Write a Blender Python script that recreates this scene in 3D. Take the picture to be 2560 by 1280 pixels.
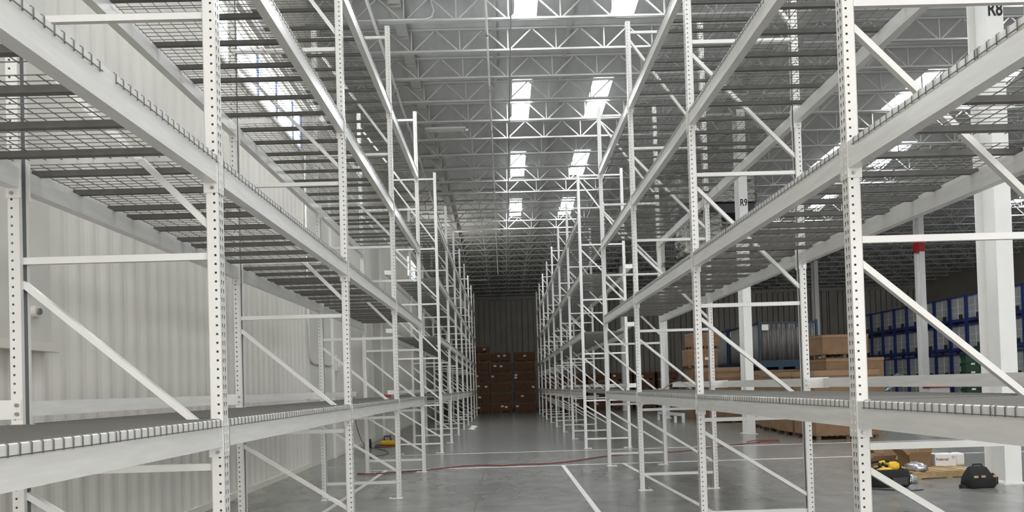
import bpy, bmesh, math, random
from mathutils import Vector, Matrix
random.seed(7)
for _o in list(bpy.data.objects): bpy.data.objects.remove(_o)
SC = bpy.context.scene
COL = SC.collection
PI = math.pi

# ------------------------------------------------------------------ camera
F, YAW, PITCH, ROLL, CAMH, CXP, CYP = 1930.0, .0109, .0186, -.0291, 1.6616, 1280.0, 931.8
cy_, sy_, cp_, sp_ = math.cos(YAW), math.sin(YAW), math.cos(PITCH), math.sin(PITCH)
RT = Vector((cy_, -sy_, 0)); FW = Vector((sy_*cp_, cy_*cp_, sp_)); UPV = RT.cross(FW)
cr_, sr_ = math.cos(ROLL), math.sin(ROLL)
CR = cr_*RT + sr_*UPV; CU = cr_*UPV - sr_*RT
cam = bpy.data.cameras.new('camera'); camo = bpy.data.objects.new('camera', cam); COL.objects.link(camo)
M4 = Matrix.Identity(4)
for i in range(3):
    M4[i][0] = CR[i]; M4[i][1] = CU[i]; M4[i][2] = -FW[i]; M4[i][3] = (0, 0, CAMH)[i]
camo.matrix_world = M4
cam.sensor_fit = 'HORIZONTAL'; cam.sensor_width = 36; cam.lens = 36*F/2560
cam.shift_x = -(CXP-1280)/2560; cam.shift_y = (CYP-640)/2560
cam.clip_start = .05; cam.clip_end = 300
SC.camera = camo

def proj(p):
    v = Vector(p) - Vector((0, 0, CAMH)); d = v.dot(FW)
    if d < .05: return None
    return CXP + F*v.dot(CR)/d, CYP - F*v.dot(CU)/d
def in_view(pts, m=8):
    """False when a thing is wholly outside the photograph (it is then left out)."""
    q = [proj(p) for p in pts]
    if all(a is None for a in q): return False
    if any(a is None for a in q): return True
    xs = [a[0] for a in q]; ys = [a[1] for a in q]
    return not (max(xs) < -m or min(xs) > 2560+m or max(ys) < -m or min(ys) > 1280+m)

# ------------------------------------------------------------------ render look, world, lights
SC.view_settings.view_transform = 'Standard'; SC.view_settings.look = 'None'
SC.view_settings.gamma = 1; SC.view_settings.use_curve_mapping = False
SC.view_settings.exposure = 0.0
try:
    SC.cycles.use_denoising = True
    SC.cycles.max_bounces = 6; SC.cycles.diffuse_bounces = 4; SC.cycles.glossy_bounces = 3
    SC.cycles.transparent_max_bounces = 8; SC.cycles.transmission_bounces = 2
    SC.cycles.sample_clamp_indirect = 6
except Exception: pass
W = bpy.data.worlds.new('world'); SC.world = W; W.use_nodes = True
W.node_tree.nodes['Background'].inputs[0].default_value = (.90, .95, 1.0, 1)
W.node_tree.nodes['Background'].inputs[1].default_value = 1.6

def area(name, loc, rot, sx, sy, power, col=(1, 1, 1)):
    l = bpy.data.lights.new(name, 'AREA'); l.shape = 'RECTANGLE'; l.size = sx; l.size_y = sy
    l.energy = power; l.color = col
    o = bpy.data.objects.new(name, l); COL.objects.link(o); o.location = loc; o.rotation_euler = rot
    return o
# fill light added out of view behind the camera, no door known there
area('rear_fill_light', (3, -7, 4.2), (math.radians(84), 0, 0), 18, 6.5, 1150, (1, .955, .89))
# daylight through the high windows of the left wall
area('window_daylight', (-4.25, 14.6, 7.5), (0, math.radians(-68), 0), .9, 5.2, 160, (.95, .98, 1))
area('far_window_daylight', (-4.25, 38.1, 7.4), (0, math.radians(-110), 0), .9, 3.2, 90, (1, .93, .78))

# low sun reaching in through the high windows of the left wall
sl = bpy.data.lights.new('sun', 'SUN'); sl.energy = 160; sl.angle = math.radians(.6); sl.color = (1, .96, .88)
so = bpy.data.objects.new('sun', sl); COL.objects.link(so)
so.rotation_euler = Vector((.405, -.70, -1)).to_track_quat('-Z', 'Y').to_euler()

# ------------------------------------------------------------------ materials
def mat(name, col, rough=.5, metal=0, spec=.5, noise=0, nscale=6, bump=0, bscale=40, stretch=None, emit=None, alpha=1):
    m = bpy.data.materials.new(name); m.use_nodes = True; nt = m.node_tree; b = nt.nodes['Principled BSDF']
    b.inputs['Base Color'].default_value = (*col, 1); b.inputs['Roughness'].default_value = rough
    b.inputs['Metallic'].default_value = metal; b.inputs['Specular IOR Level'].default_value = spec
    if alpha < 1: b.inputs['Alpha'].default_value = alpha
    if emit:
        b.inputs['Emission Color'].default_value = (*emit[0], 1); b.inputs['Emission Strength'].default_value = emit[1]
    if noise or bump:
        tc = nt.nodes.new('ShaderNodeTexCoord'); mp = nt.nodes.new('ShaderNodeMapping')
        nt.links.new(tc.outputs['Object'], mp.inputs[0])
        if stretch: mp.inputs['Scale'].default_value = stretch
    if noise:
        n = nt.nodes.new('ShaderNodeTexNoise'); n.inputs['Scale'].default_value = nscale; n.inputs['Detail'].default_value = 5
        nt.links.new(mp.outputs[0], n.inputs['Vector'])
        r = nt.nodes.new('ShaderNodeValToRGB'); e = r.color_ramp.elements
        e[0].position = .3; e[1].position = .7
        e[0].color = (*[c*(1-noise) for c in col], 1); e[1].color = (*[min(1, c*(1+noise*.5)) for c in col], 1)
        nt.links.new(n.outputs[0], r.inputs[0]); nt.links.new(r.outputs[0], b.inputs['Base Color'])
    if bump:
        n2 = nt.nodes.new('ShaderNodeTexNoise'); n2.inputs['Scale'].default_value = bscale; n2.inputs['Detail'].default_value = 3
        nt.links.new(mp.outputs[0], n2.inputs['Vector'])
        bp = nt.nodes.new('ShaderNodeBump'); bp.inputs['Strength'].default_value = bump; bp.inputs['Distance'].default_value = .02
        nt.links.new(n2.outputs[0], bp.inputs['Height']); nt.links.new(bp.outputs[0], b.inputs['Normal'])
    return m
M = {}
M['rack'] = mat('white_powder_coat', (.76, .75, .72), .32, 0, .5, noise=.05, nscale=3)
M['inner'] = mat('shaded_inner_skin', (.36, .37, .385), .5, .1)  # dark tone stands in for the shade inside the upright channels
M['beam'] = mat('beam_powder_coat', (.82, .81, .78), .25, 0, .6, noise=.08, nscale=5, stretch=(1, .6, 6))
M['deck'] = mat('dark_wire', (.17, .167, .158), .42, .35, .5)
M['channel'] = mat('deck_channel_steel', (.14, .134, .124), .5, .3, .4, noise=.2, nscale=8)
M['bolt'] = mat('zinc_bolt', (.35, .35, .34), .3, .9)
M['wall'] = mat('liner_panel_cream', (.72, .695, .635), .5, 0, .4, noise=.07, nscale=1.2, stretch=(1, 1.5, .4))
M['walltrim'] = mat('panel_trim_cream', (.70, .67, .59), .45)
M['farwall'] = mat('liner_panel_grey', (.42, .40, .36), .6, 0, .3, noise=.1, nscale=1)
M['ceil'] = mat('roof_liner', (.60, .61, .61), .6, 0, .3, noise=.10, nscale=.8, bump=.35, bscale=1.3, stretch=(4, .6, 1))
M['joist'] = mat('joist_paint', (.50, .50, .485), .45, 0, .4)
M['fold'] = mat('roof_girt_paint', (.52, .52, .50), .5)
M['bcol'] = mat('column_paint', (.80, .79, .76), .38, 0, .5, noise=.04, nscale=2)
M['pipe'] = mat('sprinkler_pipe_paint', (.62, .62, .60), .4)
M['dpipe'] = mat('dark_steel_pipe', (.30, .30, .30), .45, .2)
M['line'] = mat('floor_line_paint', (.72, .71, .68), .5, 0, .4, noise=.25, nscale=14)
M['card'] = mat('corrugated_cardboard', (.22, .138, .080), .8, 0, .2, noise=.14, nscale=4)
M['cardlid'] = mat('cardboard_lid', (.275, .175, .105), .8, 0, .2, noise=.10, nscale=4)
M['cardfar'] = mat('dimmed_far_cardboard', (.13, .068, .036), .85, 0, .2, noise=.12, nscale=3)  # cardboard darkened in colour for the dim far end of the hall
M['cardfarlid'] = mat('dimmed_far_cardboard_lid', (.17, .095, .055), .85, 0, .2, noise=.12, nscale=3)  # lid board darkened the same way for the dim far end
M['wood'] = mat('pallet_pine', (.50, .36, .19), .75, 0, .2, noise=.22, nscale=9, stretch=(1, 6, 1))
M['woodshade'] = mat('shaded_pallet_wood', (.17, .12, .07), .8, 0, .2, noise=.22, nscale=9)  # pallet wood with the shade under the cartons put into its colour
M['paper'] = mat('paper_label', (.75, .73, .68), .6)
M['blue'] = mat('blue_crate_paint', (.008, .022, .12), .45)
M['sheet'] = mat('grey_crate_panel', (.26, .263, .265), .6, noise=.12, nscale=3)
M['teal'] = mat('teal_crate_paint', (.006, .030, .054), .5)
M['green'] = mat('green_tote_plastic', (.010, .05, .024), .4)
M['black'] = mat('black_fabric', (.012, .012, .013), .85, bump=.3, bscale=60)
M['blackp'] = mat('black_plastic', (.015, .015, .016), .4)
M['yellow'] = mat('yellow_plastic', (.80, .48, .02), .4)
M['lime'] = mat('lime_sticker', (.55, .80, .05), .5)
M['red'] = mat('red_paint', (.32, .008, .012), .5)
M['redcord'] = mat('red_cord_rubber', (.16, .02, .015), .6)
M['silver'] = mat('silver_film', (.62, .63, .65), .22, .85, bump=.8, bscale=14)
M['foil'] = mat('foil_wrap', (.30, .29, .27), .25, .8, noise=.5, nscale=4, bump=1.5, bscale=7, stretch=(1, 1, 3))
M['white'] = mat('white_card', (.78, .77, .74), .6)
M['ink'] = mat('black_lettering', (.01, .01, .01), .6)
M['redink'] = mat('red_lettering', (.25, .02, .06), .6)
M['strap'] = mat('grey_webbing', (.40, .38, .35), .8, noise=.1)
M['lamp'] = mat('strip_light_housing', (.66, .66, .64), .4)
M['bluemull'] = mat('window_frame_blue', (.05, .09, .25), .4)
M['sky'] = mat('skylight_panel', (.8, .8, .8), .5, emit=((.93, .97, 1), 36))
M['winglow'] = mat('daylit_window_glazing', (.8, .8, .8), .5, emit=((.85, .93, 1), 7))
M['clearglow'] = M['winglow'].copy(); nt_ = M['clearglow'].node_tree; mx_ = nt_.nodes.new('ShaderNodeMixShader'); tr_ = nt_.nodes.new('ShaderNodeBsdfTransparent')
mx_.inputs[0].default_value = .5; nt_.links.new(tr_.outputs[0], mx_.inputs[1]); nt_.links.new(nt_.nodes['Principled BSDF'].outputs[0], mx_.inputs[2])
nt_.links.new(mx_.outputs[0], nt_.nodes['Material Output'].inputs[0])
M['tplast'] = mat('clear_plastic_curtain', (.13, .118, .11), .35, 0, .5, noise=.35, nscale=3, stretch=(6, 1, .6))
M['gbag'] = mat('grey_green_plastic_film', (.12, .16, .15), .25, 0, .6, noise=.4, nscale=4)
M['door'] = mat('flat_panel_cream', (.62, .60, .55), .45, noise=.05, nscale=2)

def floor_mat():
    m = bpy.data.materials.new('polished_concrete'); m.use_nodes = True; nt = m.node_tree; b = nt.nodes['Principled BSDF']
    tc = nt.nodes.new('ShaderNodeTexCoord'); L = nt.links.new
    def noise(sc, det, st=(1, 1, 1), dist=0):
        mp = nt.nodes.new('ShaderNodeMapping'); mp.inputs['Scale'].default_value = st; L(tc.outputs['Object'], mp.inputs[0])
        n = nt.nodes.new('ShaderNodeTexNoise'); n.inputs['Scale'].default_value = sc; n.inputs['Detail'].default_value = det
        n.inputs['Distortion'].default_value = dist; L(mp.outputs[0], n.inputs['Vector']); return n
    a = noise(.45, 3, (1, 1, 1), .2); c = noise(2.6, 8, (1, .7, 1), .5)
    mx = nt.nodes.new('ShaderNodeMath'); mx.operation = 'ADD'; L(a.outputs[0], mx.inputs[0]); L(c.outputs[0], mx.inputs[1])
    r = nt.nodes.new('ShaderNodeValToRGB'); e = r.color_ramp.elements
    e[0].position = .32; e[0].color = (.155, .152, .144, 1); e[1].position = .68; e[1].color = (.275, .27, .256, 1)
    md = nt.nodes.new('ShaderNodeMath'); md.operation = 'MULTIPLY'; md.inputs[1].default_value = .5; L(mx.outputs[0], md.inputs[0])
    L(md.outputs[0], r.inputs[0])
    # saw-cut joints every 3.05 m along the aisle and across it
    sp = nt.nodes.new('ShaderNodeSeparateXYZ'); L(tc.outputs['Object'], sp.inputs[0])
    def joint(axis, pitch, off):
        s = nt.nodes.new('ShaderNodeMath'); s.operation = 'ADD'; s.inputs[1].default_value = off + 300*pitch; L(sp.outputs[axis], s.inputs[0])
        q = nt.nodes.new('ShaderNodeMath'); q.operation = 'MODULO'; q.inputs[1].default_value = pitch; L(s.outputs[0], q.inputs[0])
        t = nt.nodes.new('ShaderNodeMath'); t.operation = 'LESS_THAN'; t.inputs[1].default_value = .012; L(q.outputs[0], t.inputs[0]); return t
    j1 = joint(0, 4.06, .45); j2 = joint(1, 4.06, 1.3)
    mj = nt.nodes.new('ShaderNodeMath'); mj.operation = 'MAXIMUM'; L(j1.outputs[0], mj.inputs[0]); L(j2.outputs[0], mj.inputs[1])
    mix = nt.nodes.new('ShaderNodeMix'); mix.data_type = 'RGBA'; L(mj.outputs[0], mix.inputs[0])
    L(r.outputs[0], mix.inputs[6]); mix.inputs[7].default_value = (.11, .11, .10, 1); L(mix.outputs[2], b.inputs['Base Color'])
    rr = nt.nodes.new('ShaderNodeMapRange'); L(c.outputs[0], rr.inputs[0]); rr.inputs[1].default_value = .3; rr.inputs[2].default_value = .7
    b.inputs['Roughness'].default_value = .24
    b.inputs['Specular IOR Level'].default_value = .5
    return m
M['floor'] = floor_mat()

# ------------------------------------------------------------------ mesh helpers
class MB:
    def __init__(s): s.v = []; s.f = []
    def box(s, x0, y0, z0, x1, y1, z1):
        n = len(s.v)
        s.v += [(x0,y0,z0),(x1,y0,z0),(x1,y1,z0),(x0,y1,z0),(x0,y0,z1),(x1,y0,z1),(x1,y1,z1),(x0,y1,z1)]
        s.f += [tuple(n+i for i in q) for q in ((0,3,2,1),(4,5,6,7),(0,1,5,4),(1,2,6,5),(2,3,7,6),(3,0,4,7))]
        return s
    def bar(s, a, b, w, h=None, up=(0, 0, 1)):
        """rectangular bar from a to b, w across, h along up"""
        h = h or w; a = Vector(a); b = Vector(b); d = (b-a).normalized(); u = Vector(up)
        r = d.cross(u)
        if r.length < 1e-4: r = d.cross(Vector((0, 1, 0)))
        r.normalize(); u = r.cross(d).normalized(); n = len(s.v)
        for p in (a, b):
            for i, j in ((-1,-1),(1,-1),(1,1),(-1,1)): s.v.append(tuple(p + r*(i*w/2) + u*(j*h/2)))
        s.f += [tuple(n+i for i in q) for q in ((3,2,1,0),(4,5,6,7),(0,1,5,4),(1,2,6,5),(2,3,7,6),(3,0,4,7))]
        return s
    def tube(s, pts, r, k=6, cap=True):
        pts = [Vector(p) for p in pts]; n0 = len(s.v); prev = None
        for i, p in enumerate(pts):
            d = (pts[min(i+1, len(pts)-1)] - pts[max(i-1, 0)]).normalized()
            ref = prev if prev is not None else (Vector((0, 0, 1)) if abs(d.z) < .9 else Vector((0, 1, 0)))
            a = (ref - d*ref.dot(d)).normalized(); b = d.cross(a); prev = a
            for j in range(k):
                t = 2*PI*(j+.5)/k; s.v.append(tuple(p + a*(r*math.cos(t)) + b*(r*math.sin(t))))
        for i in range(len(pts)-1):
            for j in range(k):
                q = n0+i*k; s.f.append((q+j, q+(j+1) % k, q+k+(j+1) % k, q+k+j))
        if cap:
            s.f.append(tuple(n0+j for j in range(k))[::-1]); s.f.append(tuple(n0+(len(pts)-1)*k+j for j in range(k)))
        return s
    def prism(s, poly, y0, y1):
        """polygon in x-z pulled along y"""
        n = len(s.v); k = len(poly)
        for y in (y0, y1):
            for x, z in poly: s.v.append((x, y, z))
        s.f.append(tuple(range(n, n+k))); s.f.append(tuple(range(n+2*k-1, n+k-1, -1)))
        for i in range(k): s.f.append((n+i, n+k+i, n+k+(i+1) % k, n+(i+1) % k))
        return s
    def mesh(s, name, m, smooth=False):
        me = bpy.data.meshes.new(name); me.from_pydata(s.v, [], s.f)
        bm = bmesh.new(); bm.from_mesh(me); bmesh.ops.recalc_face_normals(bm, faces=bm.faces); bm.to_mesh(me); bm.free()
        me.materials.append(M[m] if isinstance(m, str) else m)
        if smooth:
            for p in me.polygons: p.use_smooth = True
        return me
    def build(s, name, m, parent=None, loc=None, smooth=False, bevel=0, rot=None):
        o = place(s.mesh(name, m, smooth), name, parent, loc, rot)
        if bevel:
            b = o.modifiers.new('bevel', 'BEVEL'); b.width = bevel; b.segments = 2; b.limit_method = 'ANGLE'
        return o
def place(me, name, parent=None, loc=None, rot=None):
    o = bpy.data.objects.new(name, me); COL.objects.link(o)
    if parent: o.parent = parent
    if loc: o.location = loc
    if rot: o.rotation_euler = rot
    return o
def tag(o, label, cat, group=None, kind='thing'):
    o['label'] = label; o['category'] = cat; o['kind'] = kind
    if group: o['group'] = group
    return o
def thing(name, label, cat, loc=(0, 0, 0), rz=0, group=None):
    o = bpy.data.objects.new(name, None); COL.objects.link(o); o.location = loc; o.rotation_euler = (0, 0, rz)
    o.empty_display_size = .1
    return tag(o, label, cat, group)
def txtobj(c, t):
    tmp = bpy.data.objects.new('tmp', c); COL.objects.link(tmp); bpy.context.view_layer.update()
    me = bpy.data.meshes.new_from_object(tmp.evaluated_get(bpy.context.evaluated_depsgraph_get()))
    bpy.data.objects.remove(tmp); return place(me, 'lettering', t)
def struct(o): o['kind'] = 'structure'; return o
ORD = ['zeroth', 'first', 'second', 'third', 'fourth', 'fifth', 'sixth', 'seventh', 'eighth', 'ninth', 'tenth', 'eleventh', 'twelfth',
       'thirteenth', 'fourteenth', 'fifteenth', 'sixteenth', 'seventeenth', 'eighteenth', 'nineteenth', 'twentieth']
def ordw(n):
    if n <= 20: return ORD[n]
    t = {2: 'twenty', 3: 'thirty', 4: 'forty'}[n//10]
    return {2: 'twentieth', 3: 'thirtieth', 4: 'fortieth'}[n//10] if n % 10 == 0 else t+'-'+ORD[n % 10]

# ------------------------------------------------------------------ the hall
YF = 60.6                      # far wall
def roof_z(y): return 10.94 - .0417*y         # underside of the joists' bottom chord
def deck_z(y): return roof_z(y) + .60
XL0, XR0, YB = -4.39, 33.0, -12.0

struct(MB().box(XL0-.3, YB, -.12, XR0, YF+.3, 0).build('floor', 'floor'))
def panel_wall(y0, y1, z0, z1, x=XL0):
    b = MB(); pitch = .305; poly = []
    n = int((y1-y0)/pitch)
    pts = []
    for i in range(n+1):
        s = y0 + i*pitch
        for dy, dx in ((0, 0), (.05, 0), (.14, .017), (.19, .017), (.28, 0)):
            if s+dy <= y1: pts.append((s+dy, x+dx))
    pts.append((y1, x))
    k = len(pts); 
    for (y, xx) in pts: b.v += [(xx, y, z0), (xx, y, z1)]
    for i in range(k-1): b.f.append((2*i, 2*i+2, 2*i+3, 2*i+1))
    b.box(x-.08, y0, z0, x-.03, y1, z1)
    return b
# left wall: ribbed liner with a run of high windows
WB = MB()
WZ0, WZ1 = 7.04, 8.02
def add(b): 
    n = len(WB.v); WB.v += b.v; WB.f += [tuple(i+n for i in q) for q in b.f]
add(panel_wall(YB, YF, 0, WZ0)); add(panel_wall(YB, 11.97, WZ0, WZ1)); add(panel_wall(17.33, 36.4, WZ0, WZ1)); add(panel_wall(39.8, YF, WZ0, WZ1))
add(panel_wall(YB, YF, WZ1, 12.2))
struct(WB.build('wall_left', 'wall'))
def win(n, y0, y1, ms):
    f = MB(); x = XL0
    for z in (WZ0-.02, WZ1-.04): f.box(x-.08, y0, z, x+.05, y1, z+.06)
    for y in ms: f.box(x-.10, y-.025, WZ0, x-.03, y+.025, WZ1)
    o = struct(f.build('window_%d' % n, 'walltrim'))
    m = MB()
    for y in ms: m.box(x-.028, y-.02, WZ0+.04, x-.005, y+.02, WZ1-.04)
    m.build('mullion', 'bluemull', o)
    for a, b in zip(ms[:-1], ms[1:]):
        MB().box(x-.05, a+.03, WZ0+.03, x-.045, b-.03, WZ1-.03).build('pane', 'winglow' if n == 1 else 'clearglow', o)
win(1, 11.97, 17.33, [11.99, 13.13, 14.3, 15.48, 16.67, 17.31])
win(2, 36.4, 39.8, [36.42, 37.5, 38.6, 39.78])
# trims of the left wall
b = MB(); b.box(XL0, 11.8, 8.04, XL0+.16, 17.5, 8.16); b.box(XL0, 11.8, 8.26, XL0+.10, 17.5, 8.34); struct(b.build('trim_1', 'walltrim'))
struct(MB().box(XL0, 2.2, 2.2, XL0+.10, 7.38, 7.0).build('wall_left_flat_panel', 'door'))
struct(MB().box(XL0, 2.2, 2.12, XL0+.16, 7.42, 2.2).build('trim_2', 'walltrim'))
for i, (ya, yb) in enumerate(((17.35, 19.6), (25.9, 27.6))):
    struct(MB().box(XL0, ya, 0, XL0+.045, yb, 7.0).build('wall_left_smooth_panel', 'door'))
    struct(MB().box(XL0, yb, 0, XL0+.10, yb+.13, 7.0).build('trim_%d' % (3+i), 'bcol'))
struct(MB().box(XL0, YB, 0, XL0+.04, YF, .10).build('baseboard_left', 'walltrim'))
# far wall
b = MB(); x = XL0; 
while x < XR0:
    b.box(x, YF, 0, x+.37, YF+.2, 9.2); b.box(x+.37, YF+.17, 0, x+.43, YF+.2, 9.2); x += .43
struct(b.build('wall_far', 'farwall'))
struct(MB().box(XL0, YF-.25, 8.50, XR0, YF-.02, 8.76).build('trim_5', 'joist'))
for i, x in enumerate((1.6, 7.3, 13.5, 19.6, 25.8)):
    struct(MB().box(x, YF-.22, 0, x+.28, YF-.02, 8.5).build('trim_%d' % (6+i), 'farwall'))
# right wall, far away
struct(MB().box(XR0, YB, 0, XR0+.2, YF+.3, 12.2).build('wall_right', 'farwall'))
# ceiling: sagging insulation liner under the roof sheets, falling away towards the far wall
SKX = [(.51, 1.06), (2.88, 3.46), (12.72, 13.28), (15.08, 15.64), (24.9, 25.5), (27.2, 27.8)]
SKY = [4.03, 10.13, 16.23-.2, 22.33, 28.38, 34.5]
SKL = 2.9
b = MB()
xs = sorted(set([XL0-.3, XR0+.2] + [v for p in SKX for v in p])); ys = [YB]
for y in SKY: ys += [y, y+SKL]
ys.append(YF+.3)
def is_hole(xa, xb, ya, yb):
    return any(abs(xa-p[0]) < 1e-6 and abs(xb-p[1]) < 1e-6 for p in SKX) and any(abs(ya-y) < 1e-6 for y in SKY)
for i in range(len(xs)-1):
    for j in range(len(ys)-1):
        if is_hole(xs[i], xs[i+1], ys[j], ys[j+1]): continue
        n = len(b.v)
        for (x, y) in ((xs[i], ys[j]), (xs[i+1], ys[j]), (xs[i+1], ys[j+1]), (xs[i], ys[j+1])): b.v.append((x, y, deck_z(y)))
        for (x, y) in ((xs[i], ys[j]), (xs[i+1], ys[j]), (xs[i+1], ys[j+1]), (xs[i], ys[j+1])): b.v.append((x, y, deck_z(y)+.18))
        b.f += [tuple(n+k for k in q) for q in ((3,2,1,0),(4,5,6,7),(0,1,5,4),(1,2,6,5),(2,3,7,6),(3,0,4,7))]
struct(b.build('ceiling', 'ceil'))
SKW = ['first', 'second', 'third', 'fourth', 'fifth', 'sixth']
SKP = ['above the aisle on its left side', 'above the aisle on its right side', 'right of the third column line', 'farther right beyond the columns', 'far right', 'farthest right']
k_ = 0
for i, (xa, xb) in enumerate(SKX):
    for j, y in enumerate(SKY):
        pts = [(x, yy, deck_z(yy)) for x in (xa, xb) for yy in (y, y+SKL)]
        if not in_view(pts) and j < 3 and i > 3: continue
        s = MB(); n = 0
        for (x, yy) in ((xa, y), (xb, y), (xb, y+SKL), (xa, y+SKL)): s.v.append((x, yy, deck_z(yy)+.15))
        for (x, yy) in ((xa, y), (xb, y), (xb, y+SKL), (xa, y+SKL)): s.v.append((x, yy, deck_z(yy)+.16))
        s.f += [(3,2,1,0),(4,5,6,7),(0,1,5,4),(1,2,6,5),(2,3,7,6),(3,0,4,7)]
        o = tag(s.build('skylight', 'sky'), 'bright translucent roof skylight, %s row from the camera, %s' % (SKW[j], ['left strip over the aisle', 'right strip over the aisle', 'third strip from the left', 'fourth strip from the left', 'fifth strip from the left', 'sixth strip from the left'][i]), 'skylight', 'daylight panels in the roof')
        if not in_view(pts): o['group'] = 'daylight panels in the roof'

# open-web roof joists
def joist_mesh(span):
    b = MB(); H = .545
    for z in (0, H): 
        b.box(.14, -.055, z, 11.92, -.012, z+.045); b.box(.14, .012, z, 11.92, .055, z+.045)
    n = int(round(span/1.22))
    for i in range(n+1):
        x = i*span/n; 
        if 0 < i < n: b.bar((x, 0, .03), (x, 0, H), .032, .032)
        if i < n: b.bar((max(x+.03, .14), 0, .03), (x+span/n/2-.03, 0, H), .034, .034, (0, 1, 0))
        if i > 0: b.bar((min(x-.03, 11.92), 0, .03), (x-span/n/2+.03, 0, H), .034, .034, (0, 1, 0))
    return b.mesh('roof_joist', 'joist')
JM = joist_mesh(12.15)
SPN = [(-4.51, 'over the aisle'), (7.66, 'right of the numbered columns'), (19.84, 'at the far right')]
Y0J = 17.8
for si, (x0, nm) in enumerate(SPN):
    k = 0
    for j in range(-2, 28):
        y = Y0J + 1.524*j
        if not in_view([(x0+t, y, roof_z(y)+h) for t in (0, 6, 12.15) for h in (0, .6)]): continue
        k += 1
        o = place(JM, 'roof_joist', None, (x0, y, roof_z(y)))
        tag(o, 'white open-web steel roof joist %s, %s from the camera' % (nm, ordw(k)), 'roof joist', 'open-web joists under the roof')
# girders along the column lines and the light girt under the liner
for i, x in enumerate((7.56, 19.75)):
    b = MB()
    for z0, z1, w in ((.13, .155, .11), (.155, .55, .008), (.55, .575, .11)):
        n = len(b.v)
        for y in (YB+8, YF):
            zz = roof_z(y); b.v += [(x-w, y, zz+z0), (x+w, y, zz+z0), (x+w, y, zz+z1), (x-w, y, zz+z1)]
        b.f += [tuple(n+q for q in t) for t in ((0,1,2,3),(7,6,5,4),(0,4,5,1),(1,5,6,2),(2,6,7,3),(3,7,4,0))]
    tag(b.build('roof_girder', 'joist'), ['steel roof girder running over the numbered columns', 'steel roof girder over the distant column line at the right'][i], 'girder')
b = MB()
for j in range(-6, 27):
    y = Y0J+1.524*j; b.bar((-2.28, y+.07, deck_z(y+.07)-.10), (-2.28, y+1.45, deck_z(y+1.45)-.10), .27, .19)
tag(b.build('cable_tray', 'fold'), 'light grey steel tray running above the left side of the aisle', 'cable tray')
b = MB()
for x in (.02, 1.9, 4.9): b.bar((x, 0, deck_z(0)-.03), (x, YF, deck_z(YF)-.03), .10, .04)
struct(b.build('trim_20', 'fold'))
def pipe(name, x, dz, r, m, label, y0=8, y1=59):
    b = MB().tube([(x, y0, roof_z(y0)+dz), (x, y1, roof_z(y1)+dz)], r, 8)
    o = tag(b.build(name, m, smooth=True), label, 'pipe')
    h = MB(); y = y0+1
    while y < y1: h.tube([(x, y, roof_z(y)+dz-r*.5), (x, y, roof_z(y)+dz-.12)], .012, 6); h.tube([(x, y, roof_z(y)+dz-.12), (x, y, roof_z(y)+dz-.15)], .028, 6); y += 3.05
    if name == 'sprinkler_pipe': h.build('sprinkler_head', 'bolt', o)
pipe('sprinkler_pipe', -.16, -.04, .026, 'pipe', 'thin white sprinkler pipe running along above the aisle')
pipe('sprinkler_pipe', -2.75, -.06, .04, 'pipe', 'pale sprinkler main pipe above the left racks')
pipe('roof_pipe', .40, -.05, .017, 'dpipe', 'dark grey pipe running along under the joists above the aisle')
pipe('roof_pipe', 4.10, -.05, .03, 'dpipe', 'dark pipe under the roof above the right racks')
y = Y0J-.09; z = roof_z(y)+.02
tag(MB().tube([(-4.2, y, z), (-1.55, y, z), (-1.42, y, z+.05), (-1.37, y, z+.2), (-1.45, y, z+.48)], .02, 8).build('conduit', 'pipe', smooth=True), 'white bent conduit clipped along the nearest joist', 'conduit')
# strip lights hung under the joists
for i, (x0, y, w) in enumerate(((-2.25, 24.2, 'nearest the camera, with a loose cable'), (-2.2, 37.3, 'in the middle distance'), (-2.2, 50.6, 'farthest down the aisle'))):
    z = roof_z(y)-.10
    t = thing('strip_light', 'long white unlit strip light under the joists, %s' % w, 'ceiling light', (x0, y, z), 0, 'strip lights over the aisle')
    MB().box(0, -.09, 0, 1.27, .09, .05).build('housing', 'lamp', t)
    MB().box(.04, -.16, -.02, 1.23, -.095, .03).build('reflector', 'lamp', t); MB().box(.04, .095, -.02, 1.23, .16, .03).build('reflector', 'lamp', t)
    for yy in (-.06, .06): MB().tube([(.05, yy, -.02), (1.22, yy, -.02)], .013, 8).build('tube_lamp', 'white', t, smooth=True)
    MB().tube([(1.15, 0, .05), (1.1, 0, .3), (1.22, 0, .38), (1.2, 0, .5)], .008, 6).build('cable', 'white', t)
    MB().box(1.27, -.03, -.06, 1.36, .03, .0).build('sensor', 'white', t)

# ------------------------------------------------------------------ building columns
def hcol(x, y, txt, label, band=False):
    zt = roof_z(y+.5)+.11; bw, d = .25, .49
    t = thing('building_column', label, 'column', (x, y, 0), 0, 'white steel building columns')
    b = MB(); b.box(0, 0, 0, bw, .02, zt); b.box(0, d-.02, 0, bw, d, zt); b.box(bw/2-.007, .02, 0, bw/2+.007, d-.02, zt)
    b.build('shaft', 'bcol', t)
    MB().box(-.06, -.06, 0, bw+.06, d+.06, .025).build('base_plate', 'bcol', t)
    if txt:
        c = bpy.data.curves.new('lettering', 'FONT'); c.body = txt; c.size = .30; c.extrude = .001; c.offset = .006
        c.align_x = 'CENTER'; c.space_character = 1.0; c.materials.append(M['ink'])
        o = txtobj(c, t)
        o.location = (.125, -.004, 7.045); o.rotation_euler = (PI/2, 0, 0); o.scale = (.70 if len(txt) < 3 else .52, 1, 1)
    if band: MB().box(-.012, -.012, 7.45, bw+.012, d+.012, 7.95).build('red_band', 'red', t)
for k, n in enumerate(('R8', 'R9', 'R10', 'R11')):
    hcol(7.43, 11.45+12.19*k, n, 'white steel building column lettered %s in black' % n)
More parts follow.
